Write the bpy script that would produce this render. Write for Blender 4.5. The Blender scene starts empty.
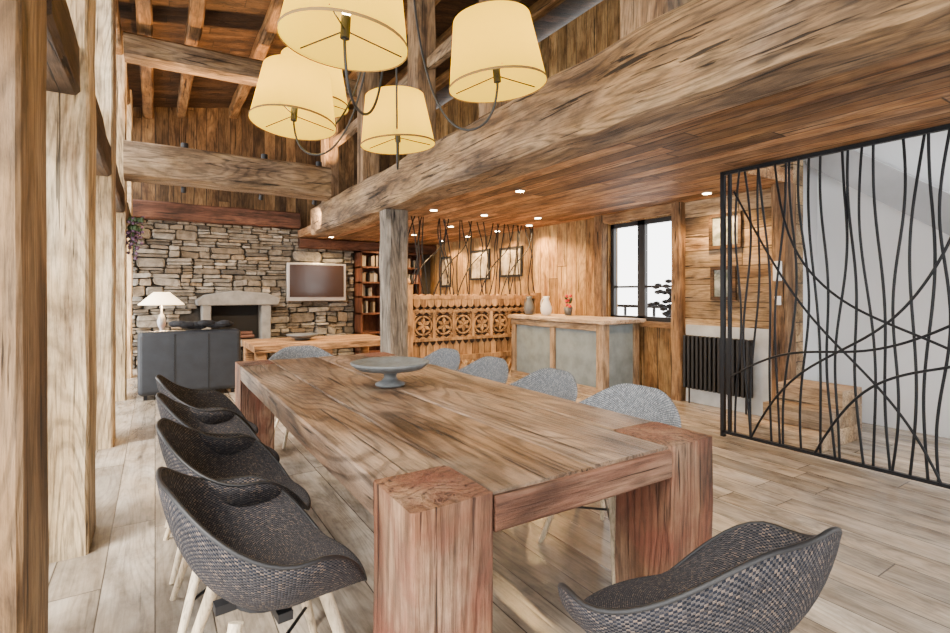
import bpy, bmesh, math, random
from mathutils import Vector, Matrix
random.seed(7)
D=bpy.data; C=bpy.context
col=C.scene.collection

# ------------------------------------------------------------ materials
class NT:
    def __init__(s,name):
        s.m=D.materials.new(name); s.m.use_nodes=True; s.t=s.m.node_tree
        s.b=s.t.nodes.get('Principled BSDF'); s.out=s.t.nodes.get('Material Output')
    def n(s,typ,**k):
        x=s.t.nodes.new(typ)
        for a,v in k.items(): setattr(x,a,v)
        return x
    def l(s,a,b): s.t.links.new(a,b)
    def math(s,op,a,b=None,c=None,clamp=False):
        x=s.n('ShaderNodeMath',operation=op); x.use_clamp=clamp
        for i,v in enumerate((a,b,c)):
            if v is None: continue
            if isinstance(v,(int,float)): x.inputs[i].default_value=v
            else: s.l(v,x.inputs[i])
        return x.outputs[0]
    def mix(s,f,a,b,mode='MIX'):
        x=s.n('ShaderNodeMix',data_type='RGBA',blend_type=mode)
        for i,v in ((0,f),(6,a),(7,b)):
            if isinstance(v,(int,float)): x.inputs[i].default_value=v
            elif isinstance(v,tuple): x.inputs[i].default_value=(*v[:3],1)
            else: s.l(v,x.inputs[i])
        return x.outputs[2]
    def ramp(s,f,stops):
        x=s.n('ShaderNodeValToRGB'); e=x.color_ramp.elements
        while len(e)<len(stops): e.new(0.5)
        for i,(p,c) in enumerate(stops):
            e[i].position=p; e[i].color=(*c[:3],1) if isinstance(c,tuple) else (c,c,c,1)
        s.l(f,x.inputs[0]); return x.outputs[0]
    def noise(s,vec,scale,detail=4,rough=.55,dist=0):
        x=s.n('ShaderNodeTexNoise'); x.inputs['Scale'].default_value=scale
        x.inputs['Detail'].default_value=detail; x.inputs['Roughness'].default_value=rough
        x.inputs['Distortion'].default_value=dist
        if vec is not None: s.l(vec,x.inputs['Vector'])
        return x.outputs['Fac']
    def bump(s,h,st,dist=.01):
        x=s.n('ShaderNodeBump'); x.inputs['Strength'].default_value=st; x.inputs['Distance'].default_value=dist
        s.l(h,x.inputs['Height']); s.l(x.outputs[0],s.b.inputs['Normal'])

def plain(name,c,rough=.5,metal=0,emit=None,es=0,noise=0):
    t=NT(name); t.b.inputs['Base Color'].default_value=(*c,1)
    t.b.inputs['Roughness'].default_value=rough; t.b.inputs['Metallic'].default_value=metal
    if emit: 
        t.b.inputs['Emission Color'].default_value=(*emit,1); t.b.inputs['Emission Strength'].default_value=es
    if noise:
        tc=t.n('ShaderNodeTexCoord').outputs['Object']
        f=t.noise(tc,noise,5)
        k=t.ramp(f,[(.3,tuple(x*.75 for x in c)),(.7,tuple(min(1,x*1.2) for x in c))])
        t.l(k,t.b.inputs['Base Color']); t.bump(f,.25)
    return t.m

def wood(name,cols,grain=1,pw=None,across=0,pl=2.0,rough=.65,bump=.35,gap=.02,var=.5,sc=1.0,cracks=1.0,extra=None,island=False,rings=.35,spec=.3,fine=1.0,grey=0.0,sat=.98,val=.98):
    t=NT(name); t.b.inputs['Roughness'].default_value=rough
    t.b.inputs['Specular IOR Level'].default_value=spec
    tc=t.n('ShaderNodeTexCoord').outputs['Object']
    sp=t.n('ShaderNodeSeparateXYZ'); t.l(tc,sp.inputs[0]); ax=[sp.outputs[i] for i in range(3)]
    rnd=None; gapm=None
    if pw:
        q=t.math('DIVIDE',ax[across],pw); idx=t.math('FLOOR',q); fr=t.math('FRACT',q)
        w1=t.n('ShaderNodeTexWhiteNoise',noise_dimensions='1D'); t.l(idx,w1.inputs['W'])
        al=t.math('ADD',t.math('DIVIDE',ax[grain],pl),t.math('MULTIPLY',w1.outputs['Value'],7.3))
        j=t.math('FLOOR',al); fj=t.math('FRACT',al)
        cb=t.n('ShaderNodeCombineXYZ'); t.l(idx,cb.inputs[0]); t.l(j,cb.inputs[1])
        w2=t.n('ShaderNodeTexWhiteNoise',noise_dimensions='2D'); t.l(cb.outputs[0],w2.inputs['Vector'])
        rnd=w2.outputs['Value']
        g1=t.math('MULTIPLY',t.math('MINIMUM',fr,t.math('SUBTRACT',1,fr)),pw)
        g2=t.math('MULTIPLY',t.math('MINIMUM',fj,t.math('SUBTRACT',1,fj)),pl)
        gm=t.math('MINIMUM',g1,g2)
        gapm=t.math('DIVIDE',gm,gap*pw+.0015,clamp=True)
    elif island:
        rnd=t.n('ShaderNodeNewGeometry').outputs['Random Per Island']
    def stretched(a,b,off=0):
        m=t.n('ShaderNodeVectorMath',operation='MULTIPLY'); v=[b,b,b]; v[grain]=a
        m.inputs[1].default_value=v
        t.l(tc,m.inputs[0]); o=m.outputs[0]
        if rnd is not None:
            ad=t.n('ShaderNodeVectorMath',operation='MULTIPLY_ADD')
            cc=t.n('ShaderNodeCombineXYZ')
            for i in range(3): t.l(rnd,cc.inputs[i])
            t.l(cc.outputs[0],ad.inputs[0]); ad.inputs[1].default_value=(31+off,47,23); t.l(o,ad.inputs[2]); o=ad.outputs[0]
        return o
    f1=t.noise(stretched(1.0*sc,4.5*sc),1.4,6,.6,.5)
    f2=t.noise(stretched(3.0*sc,60*sc,3),1.5,5,.7,.4)
    f3=t.noise(stretched(.8*sc,22*sc,9),1.7,4,.55,.5)
    f4=t.noise(stretched(2.2,3.5,17),1.3,6,.7,.3)
    c=t.ramp(f1,[(.32,cols[0]),(.48,cols[1]),(.70,cols[2])])
    st=t.ramp(f2,[(.34,1-.55*fine),(.5,.95),(.64,1+.12*fine)])
    c=t.mix(1,c,st,'MULTIPLY')
    c=t.mix(1,c,t.ramp(f4,[(.34,.6),(.5,.95),(.66,1.15)]),'MULTIPLY')
    if grey:
        hs=t.n('ShaderNodeHueSaturation'); hs.inputs['Saturation'].default_value=.5; hs.inputs['Value'].default_value=1.05
        t.l(c,hs.inputs['Color']); f5=t.noise(stretched(1.2,2.5,29),1.1,5,.6,.5)
        mk=t.ramp(f5,[(.40,0.0),(.62,grey)]); c=t.mix(mk,c,hs.outputs[0])
    h=t.math('ADD',t.math('MULTIPLY',f2,.6),t.math('MULTIPLY',f4,.8))
    if rings:
        # contour lines of a smooth stretched noise give cathedral grain figure
        fr_=t.noise(stretched(.45*sc,3.2*sc,41),1.0,1.5,.4,.2)
        s_=t.math('SINE',t.math('MULTIPLY',fr_,150.0)); s_=t.math('MULTIPLY_ADD',s_,.5,.5)
        ln=t.ramp(s_,[(.04,.42),(.35,1.0),(1.0,1.05)])
        c=t.mix(rings,c,ln,'MULTIPLY'); h=t.math('ADD',h,t.math('MULTIPLY',ln,.35))
    if cracks:
        cr=t.ramp(f3,[(.345,.04),(.38,1.0)])
        c=t.mix(cracks*.92,c,cr,'MULTIPLY'); 
        h=t.math('ADD',h,t.math('MULTIPLY',cr,.9*cracks))
    vo=t.n('ShaderNodeTexVoronoi'); vo.inputs['Scale'].default_value=1.0; t.l(stretched(1.7*sc,5.5*sc,13),vo.inputs['Vector'])
    kn=t.ramp(vo.outputs['Distance'],[(.05,.22),(.13,1.0)])
    c=t.mix(.75,c,kn,'MULTIPLY')
    if rnd is not None:
        v=t.math('ADD',t.math('MULTIPLY',rnd,var),1-var*.5)
        cb2=t.n('ShaderNodeCombineXYZ')
        for i in range(3): t.l(v,cb2.inputs[i])
        c=t.mix(1,c,cb2.outputs[0],'MULTIPLY')
    if extra:
        fx=t.noise(tc,extra[3],5,.65,.4)
        mk=t.ramp(fx,[(extra[1],0.0),(extra[2],.85)])
        c=t.mix(mk,c,t.mix(1,extra[0],st,'MULTIPLY'))
    if gapm is not None:
        c=t.mix(gapm,(.012,.007,.005),c)
        h=t.math('ADD',h,t.math('MULTIPLY',gapm,1.2))
    h2=t.n('ShaderNodeHueSaturation'); h2.inputs['Saturation'].default_value=sat; h2.inputs['Value'].default_value=val
    t.l(c,h2.inputs['Color']); c=h2.outputs[0]
    t.l(c,t.b.inputs['Base Color']); t.bump(h,bump,.012)
    return t.m

BM=((.085,.038,.013),(.26,.13,.045),(.46,.265,.105))
BG=((.072,.039,.017),(.215,.125,.056),(.40,.255,.122))
M={}
for i,a in enumerate('XYZ'):
    M['beam'+a]=wood('wood_beam_'+a,BG,grain=i,island=True,var=.25,bump=.8,grey=.35,rings=.6)
    M['warm'+a]=wood('wood_warm_'+a,BM,grain=i,island=True,var=.3,bump=.6,grey=.15,sat=.92)
M['raft']=wood('wood_rafter',((.06,.027,.008),(.21,.10,.032),(.42,.22,.075)),grain=1,island=True,var=.5)
M['darkrail']=wood('wood_dark_rail',((.03,.015,.008),(.08,.045,.022),(.16,.09,.045)),grain=1,island=True,var=.2)
M['post']=wood('wood_post_pale',((.25,.145,.06),(.56,.385,.20),(.80,.62,.385)),grain=2,island=True,var=.2,cracks=.9,bump=.5,rings=.5,grey=.2)
M['postD']=wood('wood_post_dark',((.085,.042,.016),(.24,.135,.058),(.39,.245,.12)),grain=2,island=True,var=.2,cracks=.9,bump=.5,rings=.5,grey=.2)
M['dark']=wood('wood_dark_beam',((.04,.015,.009),(.09,.035,.02),(.17,.07,.04)),grain=0)
M['ceil']=wood('wood_ceiling_boards',((.10,.040,.012),(.28,.132,.045),(.46,.255,.10)),grain=1,pw=.17,across=0,pl=2.6,var=1.1,gap=.05,grey=.3)
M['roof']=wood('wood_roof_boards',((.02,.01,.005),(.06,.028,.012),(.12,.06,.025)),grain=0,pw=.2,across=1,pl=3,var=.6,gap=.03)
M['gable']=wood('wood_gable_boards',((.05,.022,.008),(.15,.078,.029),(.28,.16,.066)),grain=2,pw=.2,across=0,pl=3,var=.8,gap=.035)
M['wallV']=wood('wood_wall_vertical',((.17,.075,.021),(.39,.21,.068),(.59,.365,.14)),grain=2,pw=.21,across=1,pl=3,var=.75,gap=.035,grey=.1)
M['wallH']=wood('wood_wall_horizontal',((.14,.072,.026),(.36,.22,.095),(.54,.37,.19)),grain=1,pw=.2,across=2,pl=2.5,var=.7,gap=.035,grey=.35)
M['floor']=wood('wood_floor_oak',((.21,.16,.11),(.39,.31,.228),(.54,.45,.35)),grain=1,pw=.2,across=0,pl=1.9,rough=.24,bump=.10,gap=.014,var=.5,cracks=.3,spec=.6,fine=.35,grey=.5,rings=.25)
M['table']=wood('wood_table_top',((.070,.035,.017),(.205,.115,.06),(.345,.22,.127)),grain=1,rough=.45,bump=.7,rings=.75,cracks=1,island=True,var=.2,grey=.45,extra=((.33,.25,.175),.54,.85,2.2))
M['tableE']=wood('wood_table_end',((.06,.022,.011),(.175,.068,.034),(.30,.155,.085)),grain=0,rough=.6,bump=.8,cracks=1,grey=.2,rings=.6)
M['leg']=wood('wood_table_leg',((.07,.028,.014),(.21,.095,.044),(.36,.21,.112)),grain=2,rough=.7,bump=1,cracks=1,island=True,var=.2,grey=.3,rings=.65,extra=((.16,.048,.026),.42,.62,3.2))
M['carve']=wood('wood_carved',((.16,.075,.024),(.36,.19,.068),(.54,.32,.13)),grain=2,island=True,var=.4,cracks=.2,rings=.15,sat=.92)
M['carvedark']=plain('carved_backing',(.035,.017,.007),.8,noise=20)
M['shelf']=wood('wood_shelf',((.05,.017,.010),(.11,.038,.02),(.17,.068,.038)),grain=2,cracks=.2)
M['birch']=wood('wood_birch_leg',((.55,.40,.25),(.72,.57,.38),(.82,.69,.50)),grain=2,cracks=0,rough=.4,bump=.05,rings=0)
M['iron']=plain('iron_black',(.012,.013,.016),.45,.6)
M['black']=plain('black_metal',(.010,.010,.012),.5,.2)
M['cable']=plain('black_cable',(.01,.01,.01),.5)
M['white']=plain('plaster_white',(.84,.86,.89),.8)
M['grey']=plain('plaster_grey',(.42,.44,.47),.8,noise=1.5)
M['jointshade']=plain('mortar_joint_shade',(.05,.046,.042),.95,noise=12)  # mortar behind the stones, darkened to paint deeper shadow between them
M['slate']=plain('blue_grey_panel',(.17,.21,.23),.7,noise=6)
M['panel']=plain('pale_panel',(.52,.55,.57),.6,noise=4)
M['leather']=plain('charcoal_leather',(.016,.019,.025),.42,noise=9)
M['bowl']=plain('grey_stone_ceramic',(.12,.13,.135),.5,noise=25)
M['linen']=plain('white_linen',(.9,.82,.65),.8,emit=(1,.72,.38),es=2.5)
M['ceramic']=plain('white_ceramic',(.75,.74,.7),.3)
M['grayjug']=plain('grey_ceramic',(.09,.10,.115),.35)
M['darkcloth']=plain('dark_throw',(.010,.010,.013),.9,noise=20)
M['tvscreen']=plain('tv_screen',(.03,.018,.016),.12)
M['silver']=plain('tv_silver',(.45,.45,.47),.35,.7)
M['plastic']=plain('white_plastic',(.85,.85,.85),.4)
M['soot']=plain('soot_black',(.01,.009,.008),.95)
M['snow']=plain('snow',(.85,.87,.9),.9)
M['spot']=plain('spot_lens',(1,1,1),.5,emit=(1,.78,.45),es=60)
M['green']=plain('leaf_green',(.04,.07,.025),.6)
M['purple']=plain('petal_purple',(.10,.05,.09),.7)
M['red']=plain('petal_red',(.6,.03,.03),.6)

def stone_mat():
    t=NT('stone_masonry'); t.b.inputs['Roughness'].default_value=.85
    g=t.n('ShaderNodeNewGeometry').outputs['Random Per Island']
    tc=t.n('ShaderNodeTexCoord').outputs['Object']
    c=t.ramp(g,[(0,(.05,.043,.036)),(.2,(.20,.18,.15)),(.4,(.11,.085,.058)),(.6,(.31,.29,.255)),(.8,(.145,.14,.13)),(1,(.26,.195,.125))])
    f=t.noise(tc,9,8,.65,.5)
    c=t.mix(1,c,t.ramp(f,[(.3,.4),(.7,1.4)]),'MULTIPLY')
    t.l(c,t.b.inputs['Base Color']); t.bump(f,.9,.03); return t.m
M['stone']=stone_mat()
def weave(name,ca,cb_,cc):
    t=NT(name); t.b.inputs['Roughness'].default_value=.85
    t.b.inputs['Specular IOR Level'].default_value=.15
    tc=t.n('ShaderNodeTexCoord').outputs['UV']
    sp=t.n('ShaderNodeSeparateXYZ'); t.l(tc,sp.inputs[0])
    a=t.math('MULTIPLY',sp.outputs[0],260); b=t.math('MULTIPLY',sp.outputs[1],90)
    fa=t.math('FLOOR',a); fb=t.math('FLOOR',b)
    par=t.math('MODULO',t.math('ABSOLUTE',t.math('ADD',fa,fb)),2)
    cb=t.n('ShaderNodeCombineXYZ'); t.l(fa,cb.inputs[0]); t.l(fb,cb.inputs[1])
    w=t.n('ShaderNodeTexWhiteNoise',noise_dimensions='2D'); t.l(cb.outputs[0],w.inputs['Vector'])
    base=t.mix(par,ca,cb_)
    c=t.mix(1,base,t.ramp(w.outputs['Value'],[(0,.6),(.7,1.05),(1,cc)]),'MULTIPLY')
    t.l(c,t.b.inputs['Base Color'])
    sa=t.math('SINE',t.math('MULTIPLY',a,math.pi)); sb=t.math('SINE',t.math('MULTIPLY',b,math.pi))
    h=t.math('ABSOLUTE',t.math('MULTIPLY',sa,sb)); t.bump(h,.6,.003)
    return t.m
M['weave']=weave('woven_fabric_dark',(.012,.014,.021),(.068,.061,.061),(2.1,1.75,1.4))
M['weave2']=weave('woven_fabric_grey',(.09,.105,.13),(.25,.26,.28),(1.3,1.3,1.25))
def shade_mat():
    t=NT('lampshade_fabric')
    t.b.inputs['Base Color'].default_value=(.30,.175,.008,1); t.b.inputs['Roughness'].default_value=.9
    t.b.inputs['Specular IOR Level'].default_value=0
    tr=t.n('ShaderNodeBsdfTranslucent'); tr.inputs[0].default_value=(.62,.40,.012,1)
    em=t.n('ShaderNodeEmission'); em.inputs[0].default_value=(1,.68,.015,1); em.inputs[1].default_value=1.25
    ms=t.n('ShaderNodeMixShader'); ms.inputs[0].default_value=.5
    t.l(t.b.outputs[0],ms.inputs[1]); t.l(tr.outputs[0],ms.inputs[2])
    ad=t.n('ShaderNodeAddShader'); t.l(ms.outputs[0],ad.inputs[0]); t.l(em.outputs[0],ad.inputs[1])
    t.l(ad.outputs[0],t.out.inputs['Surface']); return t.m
M['shade']=shade_mat()
M['bulb']=plain('bulb_glow',(1,.9,.7),.5,emit=(1,.85,.5),es=35)
M['trim']=plain('shade_trim',(.16,.09,.015),.8)
def books_mat():
    t=NT('book_covers'); g=t.n('ShaderNodeNewGeometry').outputs['Random Per Island']
    c=t.ramp(g,[(0,(.25,.07,.04)),(.2,(.32,.28,.22)),(.4,(.05,.06,.08)),(.6,(.25,.18,.1)),(.8,(.12,.12,.12)),(1,(.4,.37,.32))])
    t.l(c,t.b.inputs['Base Color']); return t.m
M['books']=books_mat()
def art_mat(name,a,b,c3):
    t=NT(name); tc=t.n('ShaderNodeTexCoord').outputs['Object']
    f=t.noise(tc,5,5,.6,1); t.l(t.ramp(f,[(.35,a),(.5,b),(.65,c3)]),t.b.inputs['Base Color']); return t.m
M['art']=art_mat('painting_mountain',(.06,.08,.06),(.25,.27,.24),(.5,.5,.48))
M['art2']=art_mat('painting_sketch',(.6,.54,.42),(.42,.34,.24),(.12,.09,.06))

# ------------------------------------------------------------ mesh builder
class MB:
    def __init__(s): s.bm=bmesh.new(); s.mi=0
    def faces(s,vs,fs,smooth=False):
        v=[s.bm.verts.new(p) for p in vs]
        for f in fs:
            try:
                x=s.bm.faces.new([v[i] for i in f]); x.material_index=s.mi; x.smooth=smooth
            except ValueError: pass
        return v
    def box(s,x0,x1,y0,y1,z0,z1,j=0):
        r=lambda:random.uniform(-j,j)
        vs=[(x+r(),y+r(),z+r()) for z in (z0,z1) for y in (y0,y1) for x in (x0,x1)]
        s.faces(vs,[(0,2,3,1),(4,5,7,6),(0,1,5,4),(2,6,7,3),(0,4,6,2),(1,3,7,5)]); return s
    def beam(s,p0,p1,w,h,ch=.02,j=.006,seg=.35):
        # for vertical timbers w runs along X and h along Y
        p0=Vector(p0);p1=Vector(p1);d=(p1-p0);L=d.length;d.normalize()
        up=Vector((0,0,1)) if abs(d.z)<.9 else Vector((0,1,0))
        a=d.cross(up).normalized(); b=a.cross(d).normalized()
        n=max(2,int(L/seg)+1); vs=[];fs=[]
        oc=[(-w/2+ch,-h/2),(w/2-ch,-h/2),(w/2,-h/2+ch),(w/2,h/2-ch),(w/2-ch,h/2),(-w/2+ch,h/2),(-w/2,h/2-ch),(-w/2,-h/2+ch)]
        for i in range(n):
            c=p0+d*L*i/(n-1); ja=random.uniform(-j,j); jb=random.uniform(-j,j)
            for (x,y) in oc:
                vs.append(c+a*(x+ja+random.uniform(-j,j)*.6)+b*(y+jb+random.uniform(-j,j)*.6))
        for i in range(n-1):
            for k in range(8):
                fs.append((i*8+k,i*8+(k+1)%8,(i+1)*8+(k+1)%8,(i+1)*8+k))
        fs.append(tuple(range(7,-1,-1))); fs.append(tuple((n-1)*8+k for k in range(8)))
        s.faces(vs,fs); return s
    def cyl(s,p0,p1,r0,r1=None,n=16,smooth=True):
        r1=r0 if r1 is None else r1
        p0=Vector(p0);p1=Vector(p1);d=(p1-p0).normalized()
        up=Vector((0,0,1)) if abs(d.z)<.9 else Vector((1,0,0))
        a=d.cross(up).normalized(); b=a.cross(d)
        vs=[p+(a*math.cos(t)+b*math.sin(t))*r for p,r in((p0,r0),(p1,r1)) for t in [2*math.pi*k/n for k in range(n)]]
        s.faces(vs,[(k,(k+1)%n,n+(k+1)%n,n+k) for k in range(n)],smooth)
        s.faces(vs[:n],[tuple(range(n-1,-1,-1))]); s.faces(vs[n:],[tuple(range(n))]); return s
    def lathe(s,prof,c=(0,0,0),n=32,jit=0):
        vs=[];fs=[];m=len(prof)
        for r,z in prof:
            for k in range(n):
                t=2*math.pi*k/n; rr=max(r,.0003)+random.uniform(-jit,jit)
                vs.append((c[0]+rr*math.cos(t),c[1]+rr*math.sin(t),c[2]+z))
        for i in range(m-1):
            for k in range(n): fs.append((i*n+k,i*n+(k+1)%n,(i+1)*n+(k+1)%n,(i+1)*n+k))
        s.faces(vs,fs,True); return s
    def prism(s,poly,y0,y1,axis='y'):
        n=len(poly)
        f=(lambda a,b,d:(a,d,b)) if axis=='y' else (lambda a,b,d:(d,a,b))
        vs=[f(a,b,y0) for a,b in poly]+[f(a,b,y1) for a,b in poly]
        s.faces(vs,[tuple(range(n)),tuple(range(2*n-1,n-1,-1))]+[(k,k+n,(k+1)%n+n,(k+1)%n) for k in range(n)]); return s
    def blob(s,c,r,sq=(1,1,1),n=2):
        g=bmesh.ops.create_icosphere(s.bm,subdivisions=n,radius=1)
        for v in g['verts']:
            v.co=Vector((c[0]+v.co.x*r*sq[0],c[1]+v.co.y*r*sq[1],c[2]+v.co.z*r*sq[2]))
            for f in v.link_faces: f.material_index=s.mi; f.smooth=True
        return s
    def done(s,name,mats,parent=None,bevel=0,sub=0,solid=0):
        bmesh.ops.recalc_face_normals(s.bm,faces=s.bm.faces[:])
        me=D.meshes.new(name); s.bm.to_mesh(me); s.bm.free()
        if not isinstance(mats,(list,tuple)): mats=[mats]
        for m in mats: me.materials.append(M[m] if isinstance(m,str) else m)
        o=D.objects.new(name,me); col.objects.link(o)
        if parent: o.parent=parent
        if solid:
            k=o.modifiers.new('s','SOLIDIFY'); k.thickness=solid; k.offset=0
        if bevel:
            k=o.modifiers.new('b','BEVEL'); k.width=bevel; k.segments=3 if bevel>.03 else 2; k.limit_method='ANGLE'
        if sub:
            k=o.modifiers.new('u','SUBSURF'); k.levels=sub; k.render_levels=sub
        return o
def empty(name,loc=(0,0,0)):
    o=D.objects.new(name,None); col.objects.link(o); o.location=loc; o.empty_display_size=.1; return o
def curves(name,lst,r,mat,parent=None,kind='NURBS'):
    cu=D.curves.new(name,'CURVE'); cu.dimensions='3D'; cu.bevel_depth=r; cu.bevel_resolution=2; cu.resolution_u=6
    for pts in lst:
        sp=cu.splines.new(kind); sp.points.add(len(pts)-1)
        for i,p in enumerate(pts): sp.points[i].co=(*p,1)
        if kind=='NURBS': sp.order_u=4; sp.use_endpoint_u=True
    cu.materials.append(M[mat]); o=D.objects.new(name,cu); col.objects.link(o)
    if parent: o.parent=parent
    return o
def light(name,typ,loc,e,c=(1,.72,.42),size=.05,parent=None,rot=None,spot=None):
    l=D.lights.new(name,typ); l.energy=e; l.color=c
    if typ=='AREA': l.size=size
    elif typ!='SUN': l.shadow_soft_size=size
    if spot: l.spot_size=spot; l.spot_blend=.6
    o=D.objects.new(name,l); col.objects.link(o); o.location=loc
    if rot: o.rotation_euler=rot
    if parent: o.parent=parent
    return o

XR=5.43; YB=10.5; ZC=2.40
# ------------------------------------------------------------ room shell
MB().box(-.7,6.1,-1.6,YB+.2,-.1,0).done('floor','floor')
MB().box(-40,40,-40,50,-.3,-.2).done('ground','snow')
m=MB(); m.box(2.40,4.42,-1.6,2.57,ZC,ZC+.14); m.box(2.40,XR,2.57,YB,ZC,ZC+.14); m.done('ceiling','ceil')
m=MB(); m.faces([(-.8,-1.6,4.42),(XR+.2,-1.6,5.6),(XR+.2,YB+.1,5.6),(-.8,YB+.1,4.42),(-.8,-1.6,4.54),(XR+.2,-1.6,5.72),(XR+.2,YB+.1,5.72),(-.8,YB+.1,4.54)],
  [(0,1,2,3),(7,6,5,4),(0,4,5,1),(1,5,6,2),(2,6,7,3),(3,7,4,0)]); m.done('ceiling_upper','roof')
m=MB()
for x in [-.1,.40,1.24,2.08,2.92,3.76,4.6]:
    z=4.42+(x+.8)*.189-.11
    m.beam((x,-1.5,z),(x,YB-.02,z),.15,.2)
m.done('rafter_beams','raft')
MB().box(-.7,XR+.1,YB,YB+.15,0,2.6).done('wall_back_base','jointshade')
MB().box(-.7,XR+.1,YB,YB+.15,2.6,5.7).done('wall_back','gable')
# unseen wall added behind the viewpoint to block fill, open low at left
m=MB(); m.box(1.9,4.5,-1.75,-1.6,0,5.6); m.box(-.7,1.9,-1.75,-1.6,2.6,5.0); m.done('wall_front_light_block','gable')
m=MB(); m.box(XR,XR+.2,5.03,YB,0,5.5); m.box(XR,XR+.2,3.96,5.03,2.27,5.5); m.box(XR,XR+.2,3.96,5.03,0,.93)
m.done('wall_right','wallV')
m=MB(); m.box(XR,XR+.2,2.57,3.96,0,5.5); m.done('wall_right_entry','wallH')
MB().box(6.0,6.1,-1.6,2.75,0,5.2).done('wall_stairwell','white')
MB().box(XR+.2,6.0,2.6,2.75,0,5.2).done('wall_stairwell_return','white')
# ------------------------------------------------------------ left window wall
posts=[(3.14,3.53,-.41),(5.2,5.6,-.43),(7.4,7.7,-.43),(9.3,9.6,-.43)]
m=MB()
for a,b,x in posts: m.beam((x,(a+b)/2,0),(x,(a+b)/2,4.40),.26,b-a,ch=.012,j=.004)
m.beam((-.45,-1.0,0),(-.45,-1.0,4.4),.26,.35)
m.done('wall_left_posts','post')
m=MB(); m.beam((-.45,2.10,0),(-.45,2.10,4.40),.26,.42,ch=.012,j=.004); m.beam((-.45,-1.5,4.28),(-.45,YB-.02,4.28),.24,.24); m.done('wall_left_main_post','postD')
m=MB()
gaps=[(-1,1.87),(2.33,3.14),(3.53,5.2),(5.6,7.4),(7.7,9.3),(9.6,YB-.02)]
for a,b in gaps:
    m.beam((-.43,a,2.40),(-.43,b,2.40),.24,.26)
m.done('wall_left_rails','darkrail')
m=MB()
for a,b in gaps:
    for z0,z1 in [(.0,2.26),(2.54,4.14)]:
        w=.06; x0,x1=-.57,-.51; mid=(a+b)/2
        m.box(x0,x1,a,b,z0,z0+w); m.box(x0,x1,a,b,z1-w,z1); m.box(x0,x1,a,a+w,z0,z1); m.box(x0,x1,b-w,b,z0,z1)
        if b-a>1.2: m.box(x0,x1,mid-w/2,mid+w/2,z0,z1)
m.done('window_1','post')
# ------------------------------------------------------------ main beam, column, uprights
MB().beam((2.215,-1.5,2.41),(2.215,7.97,2.41),.37,.42,ch=.03,j=.012).done('main_timber_beam','beamY')
m=MB()
for y,w in [(1.72,.30),(3.13,.24),(4.45,.20),(5.9,.20),(7.5,.2)]:
    m.beam((2.2,y,2.636),(2.2,y,4.94),.22,w,ch=.015)
m.done('mezzanine_posts','postD')
m=MB()
for a,b in ((-1.4,1.55),(1.89,2.98),(3.28,4.33),(4.57,5.78),(6.02,7.38)): m.beam((2.25,a,3.52),(2.25,b,3.52),.1,.12)
m.done('mezzanine_rail','beamY')
MB().beam((2.2,5.12,0),(2.2,5.12,2.195),.25,.25,ch=.03,j=.008,seg=.25).done('timber_column',wood('wood_column',((.08,.065,.05),(.20,.165,.13),(.36,.30,.24)),grain=2,bump=.9,rings=.6))
m=MB(); m.beam((-.3,7.0,2.81),(2.03,7.0,2.81),.3,.42,ch=.03,j=.012)
m.beam((-.3,7.0,4.10),(2.4,7.0,4.16),.25,.28,ch=.03)
m.done('tie_beams','beamX')
m=MB(); m.beam((-.5,10.3,2.72),(2.4,10.3,2.72),.3,.3); m.beam((2.4,10.3,2.29),(XR,10.3,2.29),.2,.2); m.done('fireplace_header_beam','dark')
m=MB(); m.beam((XR-.03,3.86,0),(XR-.03,3.86,ZC),.14,.14); m.beam((XR-.03,5.13,0),(XR-.03,5.13,ZC),.16,.16)
m.beam((XR-.05,2.64,0),(XR-.05,2.64,ZC),.2,.16)
m.done('trim_1','warmZ')
m=MB(); m.beam((XR-.03,3.8,2.345),(XR-.03,5.2,2.345),.12,.13); m.box(XR-.06,XR+.02,3.9,5.1,.86,.93)
m.done('trim_2','warmY')
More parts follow.
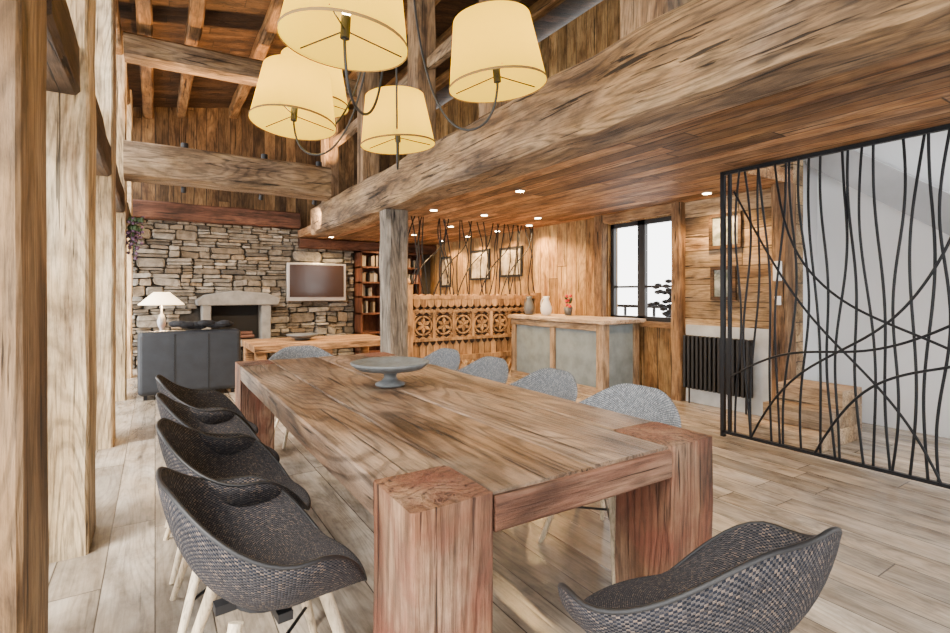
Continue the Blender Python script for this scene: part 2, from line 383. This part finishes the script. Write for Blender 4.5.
# ------------------------------------------------------------ stone wall: rough irregular fieldstones
def stones():
    m=MB(); z=0
    x0,x1=-.55,3.55
    while z<2.55:
        h=random.choice([.10,.14,.18,.22]); x=x0-random.random()*.2
        if z+h>2.57: h=2.57-z
        while x<x1:
            w=random.uniform(.14,.50)*(.75+h*2); xe=min(x+w,x1)
            g=.006
            cx0,cx1=max(x,x0)+g,xe-g
            rows_=[(z,z+h)]; r_=random.random()
            if h>.17 and r_<.5: q=z+h*random.uniform(.25,.4); q2=z+h*random.uniform(.58,.75); rows_=[(z,q),(q,q2),(q2,z+h)]
            elif h>.09 and r_<.8: q=z+h*random.uniform(.3,.7); rows_=[(z,q),(q,z+h)]
            if cx1-cx0>.03:
                for (za,zt) in rows_:
                    d=random.uniform(.02,.13); top=2.38 if cx0>2.35 else 9
                    blk = (cx1>.72 and cx0<1.80 and zt>.44 and za<1.28) 
                    if blk or zt>top: continue
                    parts=[(cx0,cx1)]
                    if cx1-cx0>.3 and random.random()<.4:
                        qx=cx0+(cx1-cx0)*random.uniform(.35,.65); parts=[(cx0,qx-.004),(qx+.004,cx1)]
                    for (ca,cb_) in parts:
                        hh=zt-za; d+=random.uniform(-.015,.02)
                        yy=YB-.05-d; vs=[]
                        cx,cz=(ca+cb_)/2,(za+zt)/2; rx,rz=(cb_-ca)/2,hh/2-g*.4
                        base=[(-1,-.7),(-.86,-1),(.85,-1),(1,-.62),(1,.7),(.84,1),(-.88,1),(-1,.66)]
                        tl_=random.uniform(-.22,.22)
                        sh=[(px+random.uniform(-.10,.04)*(1 if px>0 else -1),pz+px*tl_+random.uniform(-.2,.08)*(1 if pz>0 else -1)) for px,pz in base]
                        for (yv,k_) in ((YB-.002,1.0),(yy+.02,1.0),(yy,.9)):
                            for px,pz in sh:
                                vs.append((cx+px*rx*k_,yv+(0 if yv>YB-.01 else random.uniform(-.01,.01)),cz+pz*rz*k_))
                        fs=[tuple(range(16,24))]
                        for r in (0,8):
                            for k in range(8): fs.append((r+k,r+(k+1)%8,r+8+(k+1)%8,r+8+k))
                        m.faces(vs,fs)
            x=xe if xe<x1 else x1+1
        z+=h
    return m.done('wall_stone','stone')
stones()
fp=empty('fireplace')
m=MB(); m.box(.70,.84,9.95,10.45,.44,1.08,.01); m.box(1.66,1.82,9.95,10.45,.44,1.08,.01)
m.prism([(.62,1.08),(1.95,1.08),(1.98,1.2),(1.75,1.3),(1.2,1.34),(.75,1.27),(.6,1.17)],9.92,10.45)
m.box(.55,2.0,9.7,10.42,.36,.44,.01)
m.done('surround',plain('grey_mantel_stone',(.17,.165,.155),.85,noise=8),fp,bevel=.015)
MB().box(.84,1.66,10.3,10.44,.44,1.08).done('firebox','soot',fp)
m=MB()
for k in range(4): m.cyl((.95+.03*k,10.12+.04*k,.50+.05*(k%2)),(1.55-.03*k,10.08+.03*k,.5+.06*(k%2)),.035)
m.done('logs','dark',fp)
tv=empty('television')
MB().box(2.16,3.33,10.22,10.30,1.14,1.90).done('bezel','silver',tv,bevel=.01)
MB().box(2.21,3.28,10.21,10.222,1.22,1.86).done('screen','tvscreen',tv)
MB().box(2.6,2.9,10.29,10.38,1.4,1.6).done('wall_bracket','black',tv)
bs=empty('bookshelf')
m=MB(); m.box(3.6,4.95,10.38,10.42,0,2.18)
for x in (3.58,4.03,4.48,4.93): m.box(x,x+.04,10.05,10.42,0,2.18)
for z in (.05,.45,.85,1.2,1.5,1.82,2.14): m.box(3.58,4.97,10.05,10.42,z,z+.035)
m.done('frame','shelf',bs)
m=MB()
for z in (.885,1.235,1.535,1.855):
    x=3.63
    while x<4.9:
        w=random.uniform(.02,.05); h=random.uniform(.16,.25)
        if random.random()<.7 and not any(abs(x+w/2-q)<.05 for q in (4.05,4.5)): m.box(x,x+w,10.12,10.32,z,z+h)
        x+=w+.003 if random.random()<.85 else .12
m.done('books','books',bs)
m=MB(); 
m.box(1.25,3.5,8.1,9.4,.40,.50,.006)
for x in (1.35,2.35,3.38):
    for y in (8.2,9.3): m.beam((x,y,0),(x,y,.4),.16,.16)
m.box(1.4,3.4,8.25,9.25,.08,.14)
m.done('coffee_table','warmX',bevel=.01)
MB().lathe([(0,0),(.1,0),(.12,.02),(.24,.07),(.26,.10),(.245,.10),(.2,.06),(0,.03)],(2.1,8.75,.508)).done('serving_bowl','grayjug')
bn=empty('corner_bench')
m=MB(); m.box(3.4,5.3,7.4,7.9,.38,.45); m.box(3.4,5.3,7.86,7.94,.45,.95); m.box(3.45,3.52,7.45,7.85,0,.38); m.box(5.2,5.28,7.45,7.85,0,.38)
m.done('bench_frame','warmX',bn,bevel=.01)
# ------------------------------------------------------------ sofa
so=empty('sofa')
m=MB(); m.box(-.18,.95,7.2,7.42,.06,.83); m.box(-.18,.02,7.42,8.2,.06,.62); m.box(.75,.95,7.42,8.2,.06,.62); m.box(.02,.75,7.42,8.15,.08,.34)
m.done('body','leather',so,bevel=.05)
m=MB(); m.box(.04,.73,7.5,8.2,.34,.48); m.box(.04,.73,7.42,7.6,.48,.80); m.done('cushions','leather',so,bevel=.05)
m=MB(); [m.box(x-.02,x+.02,y-.02,y+.02,0,.07) for x in (-.1,.86) for y in (7.3,8.1)]; m.done('feet','black',so)
m=MB(); [m.box(x-.004,x+.004,7.19,7.2,.1,.8) for x in (.2,.57)]; m.done('seams','black',so)
m=MB()
for k in range(14): m.blob((.22+.045*k,7.34+random.uniform(-.05,.05),.865+random.uniform(0,.06)),.07,(1.2,1,.6))
m.done('fur_throw','darkcloth',so)
m=MB(); m.box(-.2,.36,8.35,8.9,.66,.71); [m.box(x-.025,x+.025,y-.025,y+.025,0,.66) for x in (-.15,.31) for y in (8.4,8.85)]; m.box(-.18,.34,8.37,8.88,.25,.28)
m.done('side_table','shelf',bevel=.005)
tl=empty('table_lamp')
MB().lathe([(0,0),(.09,0),(.1,.015),(.03,.03),(.02,.06),(.05,.12),(.06,.18),(.035,.26),(.012,.3),(.01,.52),(0,.52)],(.08,8.6,.711)).done('base','silver',tl)
MB().lathe([(.29,.42),(.26,.45),(.10,.60),(.10,.60)],(.08,8.6,.71)).done('shade','linen',tl,solid=.004)
light('lamp_light','POINT',(.08,8.6,1.2),75,(1,.64,.30),parent=tl)
# dried bouquet hanging on a window post
fv=empty('dried_flower_bouquet')
br=[];m=MB();g=MB()
for k in range(16):
    a=random.uniform(0,6.3); r=random.uniform(.02,.12)
    q=(-.20+r*math.cos(a)*.6,7.55+r*math.sin(a),random.uniform(1.72,2.0))
    br.append([(-.285,7.55,2.42),(-.27,7.55,2.3),(-.23,7.55+(q[1]-7.55)*.5,2.15),q])
    for i in range(5):
        m.blob((q[0]+random.gauss(0,.02),q[1]+random.gauss(0,.03),q[2]+i*.06),.022,n=1)
    for i in range(2): g.blob((q[0],q[1]+random.gauss(0,.04),2.1+.1*i),.04,(.6,.6,1),1)
curves('stems',br,.004,'green',fv); m.done('blossoms','purple',fv); g.done('leaves','green',fv)

# ------------------------------------------------------------ table
tb=empty('dining_table')
X0,X1,Y0,Y1=.54,1.80,1.14,4.41
m=MB()
m.beam((X0+.122,Y0+.272,.695),(X0+.122,Y1-.272,.695),.244,.11,ch=.006,j=.003)
m.beam((X1-.122,Y0+.272,.695),(X1-.122,Y1-.272,.695),.244,.11,ch=.006,j=.003)
m.beam((.985,Y0+.015,.698),(.985,Y1-.02,.698),.385,.10,ch=.006,j=.002)
m.beam((1.37,Y0+.015,.699),(1.37,Y1-.02,.699),.375,.10,ch=.006,j=.002)
m.done('top_planks','table',tb)
m=MB(); m.beam((.79,Y0+.02,.69),(1.55,Y0+.02,.69),.05,.098,ch=.006,j=.002); m.beam((.79,Y1-.02,.69),(1.55,Y1-.02,.69),.05,.098,ch=.006,j=.002)
m.done('end_boards','tableE',tb)
m=MB()
for x in (X0+.122,X1-.122):
    for y in (Y0+.133,Y1-.133):
        m.beam((x,y,0),(x,y,.752),.248,.268,ch=.008,j=.003,seg=.2)
m.done('legs','leg',tb)
MB().lathe([(0,0),(.085,0),(.09,.012),(.05,.03),(.035,.05),(.04,.07),(.10,.085),(.19,.10),(.225,.125),(.232,.14),(.222,.143),(.19,.122),(.1,.105),(0,.10)],(1.18,2.8,.752),40).done('pedestal_bowl','bowl')

# ------------------------------------------------------------ chairs
def sm(a,lo,hi):
    t=max(0,min(1,(a-lo)/(hi-lo))); return t*t*(3-2*t)
def chair_meshes():
    NTH,NS=64,14
    bm=bmesh.new(); uvl=bm.loops.layers.uv.new('UVMap')
    rows=[]; z0=.435
    def P(th,s):
        a=abs(math.degrees(th)); 
        R=.270+.060*math.sin(math.radians(min(a,180)))**2
        zr=.455+.185*sm(a,32,88)+.160*sm(a,92,165)
        H=zr-z0; q=s*math.pi/2
        rho=R*math.sin(q)**.85+ .03*sm(a,50,100)*s**4
        z=z0+H*(1-math.cos(q)**.9)
        z-=.03*(1-sm(a,25,55))*s**5
        return Vector((rho*math.sin(th), rho*math.cos(th)*(.98 if a<90 else .94), z))
    cvert=bm.verts.new((0,0,z0))
    ths=[-math.pi+2*math.pi*k/NTH for k in range(NTH)]
    for i in range(1,NS+1):
        rows.append([bm.verts.new(P(t,i/NS)) for t in ths])
    for k in range(NTH):
        f=bm.faces.new((cvert,rows[0][k],rows[0][(k+1)%NTH])); f.smooth=True
        for l,(u,v) in zip(f.loops,((k+.5,0),(k,1),(k+1,1))): l[uvl].uv=(u/NTH,v/NS)
        for i in range(NS-1):
            f=bm.faces.new((rows[i][k],rows[i+1][k],rows[i+1][(k+1)%NTH],rows[i][(k+1)%NTH])); f.smooth=True
            for l,(u,v) in zip(f.loops,((k,i+1),(k,i+2),(k+1,i+2),(k+1,i+1))): l[uvl].uv=(u/NTH,v/NS)
    bmesh.ops.recalc_face_normals(bm,faces=bm.faces[:])
    me=D.meshes.new('shell'); bm.to_mesh(me); bm.free(); me.materials.append(M['weave'])
    meb=me.copy(); meb.materials.clear(); meb.materials.append(M['weave2'])
    rimp=[P(t,1) for t in ths]
    cu=D.curves.new('rim_piping','CURVE'); cu.dimensions='3D'; cu.bevel_depth=.0065; cu.bevel_resolution=2
    sp=cu.splines.new('POLY'); sp.points.add(NTH-1); sp.use_cyclic_u=True
    for i,p in enumerate(rimp): sp.points[i].co=(*p,1)
    cu.materials.append(M['black'])
    m=MB()
    for sx in (-1,1):
        for sy in (-1,1):
            m.cyl((sx*.13,sy*.12,.425),(sx*.245,sy*.235,0),.019,.012,14)
    me2=m.done('legs_tmp','birch').data
    D.objects.remove(D.objects['legs_tmp'])
    m=MB(); m.box(-.16,.16,-.02,.02,.395,.42); m.box(-.02,.02,-.15,.15,.395,.42); m.cyl((0,0,.40),(0,0,.44),.1)
    m.cyl((-.19,-.18,.2),(.19,.18,.2),.006); m.cyl((-.19,.18,.2),(.19,-.18,.2),.006)
    me3=m.done('fr_tmp','black').data; D.objects.remove(D.objects['fr_tmp'])
    return me,cu,me2,me3,meb
CH=chair_meshes()
def chair(x,y,rot,pale=False):
    e=empty('dining_chair',(x,y,0)); e.rotation_euler=(0,0,math.radians(rot))
    for d,n in zip(CH[:4],('shell','rim_piping','legs','under_frame')):
        if n=='shell' and pale: d=CH[4]
        if n=='rim_piping' and pale: continue
        o=D.objects.new(n,d); col.objects.link(o); o.parent=e
        if n=='shell':
            k=o.modifiers.new('s','SOLIDIFY'); k.thickness=.012; k.offset=0
    return e
for y,x,r in [(1.61,.29,-85),(2.24,.29,-92),(2.88,.29,-88),(3.52,.29,-90)]: chair(x,y,r)
for y,x,r in [(1.80,1.94,92),(2.5,1.95,88),(3.22,1.96,90),(3.92,1.96,93)]: chair(x,y,r,True)
chair(1.15,4.64,180,True)
chair(1.125,.775,-5)

# ------------------------------------------------------------ chandelier
cd=empty('chandelier')
def shade(c,tilt,n):
    R0,R1,H=.235,.185,.31
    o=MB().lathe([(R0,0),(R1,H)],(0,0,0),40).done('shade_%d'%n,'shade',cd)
    o2=MB(); 
    o2.lathe([(R0+.003,-.004),(R0+.003,.008)],(0,0,0),40); o2=o2.done('shade_trim_%d'%n,'trim',cd)
    b=MB(); b.mi=0; b.cyl((0,0,.02),(0,0,.10),.018,.018); 
    for k in range(3):
        a=k*2.094; b.cyl((0,0,.05),(R0*.985*math.cos(a),R0*.985*math.sin(a),.02),.003,n=6)
    b.mi=1; b.blob((0,0,.15),.035,(1,1,1.2)); b=b.done('holder_%d'%n,['black','bulb'],cd)
    for x in (o,o2,b): x.location=c; x.rotation_euler=tilt
    light('bulb_light_%d'%n,'POINT',(c[0],c[1],c[2]+.15),19,(1,.66,.20),.05,cd)
SH=[((.60,1.86,2.235),(.05,.05,0)),((1.40,2.0,2.30),(.0,-.12,0)),((.67,3.0,2.27),(-.05,.08,0)),((1.32,3.0,2.25),(0,-.08,0)),((.86,3.35,2.52),(0,0,0))]
hub=Vector((1.15,2.65,4.55)); cb=[]
for i,(c,t) in enumerate(SH):
    shade(c,t,i+1)
    c=Vector(c); d=Vector((hub.x-c.x,hub.y-c.y,0)); d.normalize(); L=(Vector((hub.x,hub.y,0))-Vector((c.x,c.y,0))).length
    cb.append([hub+Vector((-d.x*.04,-d.y*.04,0)),Vector((hub.x-d.x*.08,hub.y-d.y*.08,3.4)),c+d*(L*.78)+Vector((0,0,.35)),c+d*(L*.5)+Vector((0,0,-.12)),c+d*.12+Vector((0,0,-.22)),c+Vector((0,0,-.12)),c+Vector((0,0,.05))])
curves('cables',cb,.006,'cable',cd)
MB().cyl((hub.x,hub.y,4.5),(hub.x,hub.y,4.77),.07).done('canopy','black',cd)

# ------------------------------------------------------------ bar
bar=empty('bar_counter')
bx0,bx1,by0,by1=4.68,5.36,4.42,6.32
m=MB(); m.box(bx0+.03,bx1-.02,by0+.03,by1-.03,.02,.90); m.done('panels','slate',bar)
M['barZ']=wood('wood_bar_frame_Z',((.14,.08,.038),(.33,.21,.11),(.50,.355,.205)),grain=2,island=True,grey=.4)
M['barY']=wood('wood_bar_frame_Y',((.14,.08,.038),(.33,.21,.11),(.50,.355,.205)),grain=1,island=True,grey=.4)
m=MB()
for (x,y,w) in ((bx0+.05,by0+.05,.12),(bx0+.05,by0+.95,.1),(bx0+.05,by1-.05,.1),(bx1-.05,by0+.05,.1)): m.beam((x,y,0),(x,y,.91),w,w,ch=.008,j=.002)
m.done('corner_posts','barZ',bar)
m=MB(); m.beam((bx0+.04,by0,.05),(bx0+.04,by1,.05),.10,.1,ch=.005,j=.002); m.beam((bx0+.04,by0,.86),(bx0+.04,by1,.86),.10,.08,ch=.005,j=.002); m.done('rails','barY',bar)
m=MB(); m.box(bx0-.06,XR-.02,by0-.07,by1+.02,.91,.965); m.done('counter_top',wood('wood_counter',((.25,.15,.09),(.46,.33,.22),(.62,.49,.36)),grain=1),bar,bevel=.012)
def jug(name,x,y,z,s,mat):
    e=empty(name)
    MB().lathe([(0,0),(.06*s,0),(.085*s,.06*s),(.09*s,.12*s),(.06*s,.2*s),(.042*s,.25*s),(.055*s,.3*s),(.05*s,.3*s),(.036*s,.25*s),(0,.22*s)],(x,y,z),24).done('body',mat,e)
    curves('handle',[[(x,y+.05*s,z+.27*s),(x,y+.13*s,z+.27*s),(x,y+.15*s,z+.15*s),(x,y+.085*s,z+.1*s)]],.008*s,mat,e)
jug('water_pitcher',4.9,5.75,.966,.95,'ceramic'); jug('stoneware_jug',4.86,6.1,.966,.95,'grayjug')
rf=empty('flower_pot')
MB().lathe([(0,0),(.05,0),(.07,.12),(.065,.12),(0,.1)],(5.2,5.6,.966)).done('pot','grayjug',rf)
m=MB(); 
for k in range(14): m.mi=k%2; m.blob((5.2+random.gauss(0,.04),5.6+random.gauss(0,.04),1.17+random.gauss(0,.05)),.028,n=1)
m.done('flowers',['red','green'],rf)

# ------------------------------------------------------------ carved balustrade + back iron screen (plane Y=6.55)
bl=empty('carved_balustrade')
yb=6.55; xa,xb=2.98,5.36
m=MB()
m.beam((xa,yb,0),(xa,yb,1.42),.17,.2,ch=.01,j=.003)
m.blob((xa,yb,1.46),.085,(1,1,.7)); m.beam((xb,yb,0),(xb,yb,1.3),.12,.12,ch=.01,j=.002)
m.box(xa,xb,yb-.07,yb+.05,1.21,1.26); m.box(xa,xb,yb-.05,yb+.035,1.02,1.05); m.box(xa,xb,yb-.05,yb+.035,.60,.64); m.box(xa,xb,yb-.06,yb+.05,.30,.37)
def scallop(x,w,zt,hh,y0,y1):
    pts=[(x,zt),(x+w,zt)]
    for k in range(9):
        a=math.pi*k/8; pts.append((x+w/2+w/2*math.cos(a),zt-hh*.45-hh*.55*math.sin(a)))
    m.prism(pts,y0,y1)
def rosette(cx,cz,r,y0,y1,n=6):
    for k in range(n):
        a=k*2*math.pi/n+math.pi/2
        ca,sa=math.cos(a),math.sin(a)
        pr=[(cx,cz),(cx+r*.55*ca-r*.22*sa,cz+r*.55*sa+r*.22*ca),(cx+r*ca,cz+r*sa),(cx+r*.55*ca+r*.22*sa,cz+r*.55*sa-r*.22*ca)]
        m.prism(pr,y0,y1)
def ring(cx,cz,r,t,y0,y1,n=16):
    for k in range(n):
        a,b=2*math.pi*k/n,2*math.pi*(k+1)/n
        m.prism([(cx+r*math.cos(a),cz+r*math.sin(a)),(cx+r*math.cos(b),cz+r*math.sin(b)),(cx+(r-t)*math.cos(b),cz+(r-t)*math.sin(b)),(cx+(r-t)*math.cos(a),cz+(r-t)*math.sin(a))],y0,y1)
P_=.112; n=int((xb-xa-.2)/P_)
for i in range(n):
    x=xa+.11+i*P_; w=P_-.006; cx=x+w/2
    scallop(x,w,1.21,.12,yb-.065,yb-.035)
    m.prism([(x,1.05),(x+w,1.05),(cx,1.085)],yb-.045,yb-.02)
    m.prism([(x,1.26),(x+w,1.26),(x+w*.8,1.275),(cx,1.285),(x+w*.2,1.275)],yb-.02,yb+.02)
    m.prism([(x,.64),(x+w,.64),(cx,.675)],yb-.03,yb-.004)
    m.prism([(x,1.02),(cx,.985),(x+w,1.02)],yb-.03,yb-.004)
    # lower boards with pierced pointed ends
    m.prism([(x+.004,.37),(x+w-.004,.37),(x+w-.004,.53),(x+w*.7,.555),(cx,.60),(x+w*.3,.555),(x+.004,.53)],yb-.02,yb-.002)
    m.prism([(x,.30),(x+w,.30),(x+w*.5,.22)],yb-.05,yb-.02)
P2=.335; k=0
x=xa+.11
while x+P2<=xb-.05:
    cx=x+P2/2; cz=.83
    m.box(x-.02,x+.02,yb-.05,yb,.64,1.02)
    ring(cx,cz,.145,.022,yb-.035,yb-.003); rosette(cx,cz,.118,yb-.045,yb-.003)
    for sx in (-1,1):
        for sz in (-1,1): 
            rosette(cx+sx*.128,cz+sz*.135,.036,yb-.028,yb-.003,4)
    x+=P2; k+=1
for k in range(13):
    xx=xa+.15+k*.165
    m.beam((xx,yb+.02,0),(xx+.14,yb+.02,.30),.05,.03,ch=.004,j=.001)
m.done('carving','carve',bl)
MB().box(xa+.05,xb-.05,yb+.0,yb+.02,.34,1.22).done('backing','carvedark',bl)
m=MB()
for zz in (.5,.8,1.1,1.3): m.cyl((xa,yb-.115,zz),(xa,yb-.085,zz),.05,n=12)
m.done('rosettes','carve',bl)
rods=[]
x=xa-.1
while x<xb:
    p=[];o=0
    for k in range(7):
        z=1.26+(ZC-1.26)*k/6; o+=random.uniform(-.07,.07)
        p.append((x+o,yb+random.uniform(-.02,.02),z))
    rods.append(p); x+=.105
for k in range(5):
    s=xa+.05+.4*k
    rods.append([(s,yb-.02,1.26),(s+.15,yb-.02,1.7),(s+.5,yb-.02,1.9),(s+.6,yb-.02,2.1),(s+.65,yb-.02,ZC)])
curves('iron_branch_screen',rods,.009,'iron')

# ------------------------------------------------------------ iron stair screen at x=4.355
sc=empty('iron_stair_screen'); xs=4.36; ya,yb2=2.66,-.9
m=MB(); m.box(xs-.018,xs+.018,ya-.018,ya+.018,0,ZC-.002); m.box(xs-.015,xs+.015,ya-.075,ya-.05,.04,ZC-.01)
m.box(xs-.018,xs+.018,yb2,ya,.03,.055); m.box(xs-.018,xs+.018,yb2,ya,ZC-.035,ZC-.002); m.done('frame','iron',sc)
rods=[];y=ya-.14; random.seed(21)
while y>yb2:
    p=[]; ph=random.uniform(0,6.3); A=random.uniform(.018,.045); f=random.uniform(.9,1.7); dr=random.uniform(-.05,.05)
    for k in range(11):
        q=k/10; z=.05+(ZC-.07)*q
        p.append((xs+.012*math.sin(ph+k),y+A*math.sin(ph+f*q*6.28)+dr*(q-.5)*2,z))
    rods.append(p); y-=random.uniform(.07,.105)
sweeps=[
 [(2.55,2.2),(2.3,1.7),(2.05,1.25),(1.75,.9),(1.45,.6),(1.25,.3),(1.15,.05)],
 [(2.58,.55),(2.3,.75),(2.0,.85),(1.6,.85),(1.2,1.0),(.8,1.3),(.4,1.8)],
 [(2.2,2.37),(2.15,1.8),(1.9,1.35),(1.5,1.1),(1.1,.95),(.7,.7),(.3,.3)],
 [(2.4,.05),(2.2,.5),(1.85,.8),(1.5,1.0),(1.2,1.35),(1.0,1.9),(.95,2.38)],
 [(1.9,.05),(1.7,.5),(1.4,.75),(1.1,.8),(.7,1.0),(.3,1.2)]]
for s_ in sweeps: rods.append([(xs-.015,a,b) for a,b in s_])
curves('rods',rods,.0095,'iron',sc)
st=empty('staircase')
m=MB()
m.box(4.5,5.34,1.95,2.5,0,.14); m.box(4.72,5.34,1.95,2.5,.14,.30); m.box(4.95,5.34,1.95,2.5,.30,.46)
m.done('lower_steps','barY',st,bevel=.008)
m=MB()
m.prism([(2.56,2.62),(2.56,3.0),(-1.0,.24),(-1.0,-.05)],5.66,5.99,'x')
m.done('upper_flight','grey',st)

# ------------------------------------------------------------ window in right wall
w=empty('window_2'); yl,yr,z0,z1=3.96,5.03,.93,2.27
m=MB(); fx0,fx1=XR+.05,XR+.11
def fr(y0,y1,a,b,t):
    m.box(fx0,fx1,y0,y1,a,a+t); m.box(fx0,fx1,y0,y1,b-t,b); m.box(fx0,fx1,y0,y0+t,a,b); m.box(fx0,fx1,y1-t,y1,a,b)
mid=(yl+yr)/2
fr(yl,mid,z0,z1,.06); fr(mid,yr,z0,z1,.06)
for a,b in ((yl,mid),(mid,yr)):
    m.box(fx0+.01,fx1-.01,a,b,1.37,1.40)
m.done('sash','black',w)
pl=empty('balcony_plant')
m=MB(); m.lathe([(0,.0),(.14,.0),(.18,.35),(0,.35)],(6.5,4.85,-.2),16); m.cyl((6.5,4.85,.1),(6.5,4.85,1.0),.02); m.done('pot','black',pl)
m=MB()
for k in range(50): m.blob((6.5+random.gauss(0,.08),4.85+random.gauss(0,.14),.85+random.random()*.65),.06,(1,1,.6),1)
m.done('foliage','darkcloth',pl)
m=MB(); m.box(6.9,6.94,3,6.8,1.05,1.1); [m.box(6.9,6.94,3+.3*k,3.03+.3*k,-.2,1.05) for k in range(12)]
m.done('balcony_railing','darkcloth')
MB().box(XR-.025,XR-.001,2.76,3.77,0,.92).done('trim_3','panel')
rd=empty('radiator'); m=MB()
for k in range(15):
    y=2.96+k*.054; m.box(XR-.14,XR-.05,y-.017,y+.017,.18,.80)
m.box(XR-.11,XR-.07,2.93,3.74,.2,.24); m.box(XR-.11,XR-.07,2.93,3.74,.74,.78); m.cyl((XR-.09,3.0,0),(XR-.09,3.0,.2),.01); m.cyl((XR-.09,3.68,0),(XR-.09,3.68,.2),.01)
m.done('columns','black',rd,bevel=.008)
def pic(y0,y1,a,b,mat,fmat='shelf'):
    e=empty('framed_picture'); t=.04
    m=MB(); x0,x1=XR-.035,XR-.002
    m.box(x0,x1,y0,y1,a,a+t); m.box(x0,x1,y0,y1,b-t,b); m.box(x0,x1,y0,y0+t,a+t,b-t); m.box(x0,x1,y1-t,y1,a+t,b-t); m.done('frame',fmat,e,bevel=.004)
    MB().box(XR-.015,XR-.003,y0+t,y1-t,a+t,b-t).done('print',mat,e)
pic(3.09,3.47,1.80,2.2,'art','darkrail'); pic(3.15,3.45,1.22,1.6,'art','darkrail')
pic(6.99,7.67,1.59,2.13,'art2','black'); pic(8.0,8.7,1.56,2.15,'art2','black'); pic(9.5,9.95,1.43,2.1,'art2','black')
ic=empty('intercom_phone'); MB().box(XR-.18,XR-.151,2.60,2.68,1.42,1.62).done('base','plastic',ic,bevel=.008)
MB().box(XR-.205,XR-.18,2.61,2.65,1.43,1.61).done('handset','plastic',ic,bevel=.01)
MB().box(XR-.17,XR-.151,2.61,2.67,1.18,1.27).done('light_switch','plastic',bevel=.004)
# ------------------------------------------------------------ ceiling spots
sp=empty('recessed_spotlights')
m=MB()
pos=[(3.1,5.9),(3.9,5.9),(4.7,5.7),(3.2,7.2),(4.1,7.2),(5.1,7.3),(5.1,6.4),(5.1,8.3),(4.1,8.6),(5.1,9.3),(2.9,9.8),(4.1,9.7),(5.1,3.3),(3.3,4.3)]  # far row beside the right wall is added to brighten that wall
for x,y in pos:
    m.mi=0; m.cyl((x,y,ZC-.012),(x,y,ZC+.002),.055); m.mi=1; m.cyl((x,y,ZC-.014),(x,y,ZC-.011),.045)
    light('spot_light','SPOT',(x,y,ZC-.03),150,(1,.62,.27),.03,sp,(0,0,0),2.5)
m.done('fittings',['silver','spot'],sp)
up=empty('beam_spotlights'); m=MB()
for x in (.3,1.2,1.9):
    m.cyl((x,7.0,3.03),(x,7.0,3.1),.04); light('uplight','SPOT',(x,7.05,3.13),150,(1,.58,.23),.04,up,(math.radians(160),0,0),2.4)
    m.cyl((x,7.2,2.62),(x,7.25,2.56),.03); light('added_wall_wash','SPOT',(x,7.27,2.54),200,(1,.70,.42),.04,up,(math.radians(52),0,0),1.8)  # downward spots and their fittings are added to brighten the stone wall
m.done('fittings','black',up)

# ------------------------------------------------------------ world + daylight
w=D.worlds.new('World'); C.scene.world=w; w.use_nodes=True
bg=w.node_tree.nodes['Background']; bg.inputs[0].default_value=(1,.985,.955,1); bg.inputs[1].default_value=7.0
sun=light('sun','SUN',(-5,-3,6),9,(1,.94,.84),.3); sun.data.angle=.4
sun.rotation_euler=Vector((.75,.45,-.95)).to_track_quat('-Z','Y').to_euler()

# ------------------------------------------------------------ camera
cam=D.cameras.new('camera'); co=D.objects.new('camera',cam); col.objects.link(co)
co.location=(0,0,1.3); co.rotation_euler=(math.radians(90),0,math.radians(-32.4))
cam.sensor_width=36; cam.lens=19.1; cam.shift_y=-23.5/950; cam.clip_start=.05
C.scene.camera=co
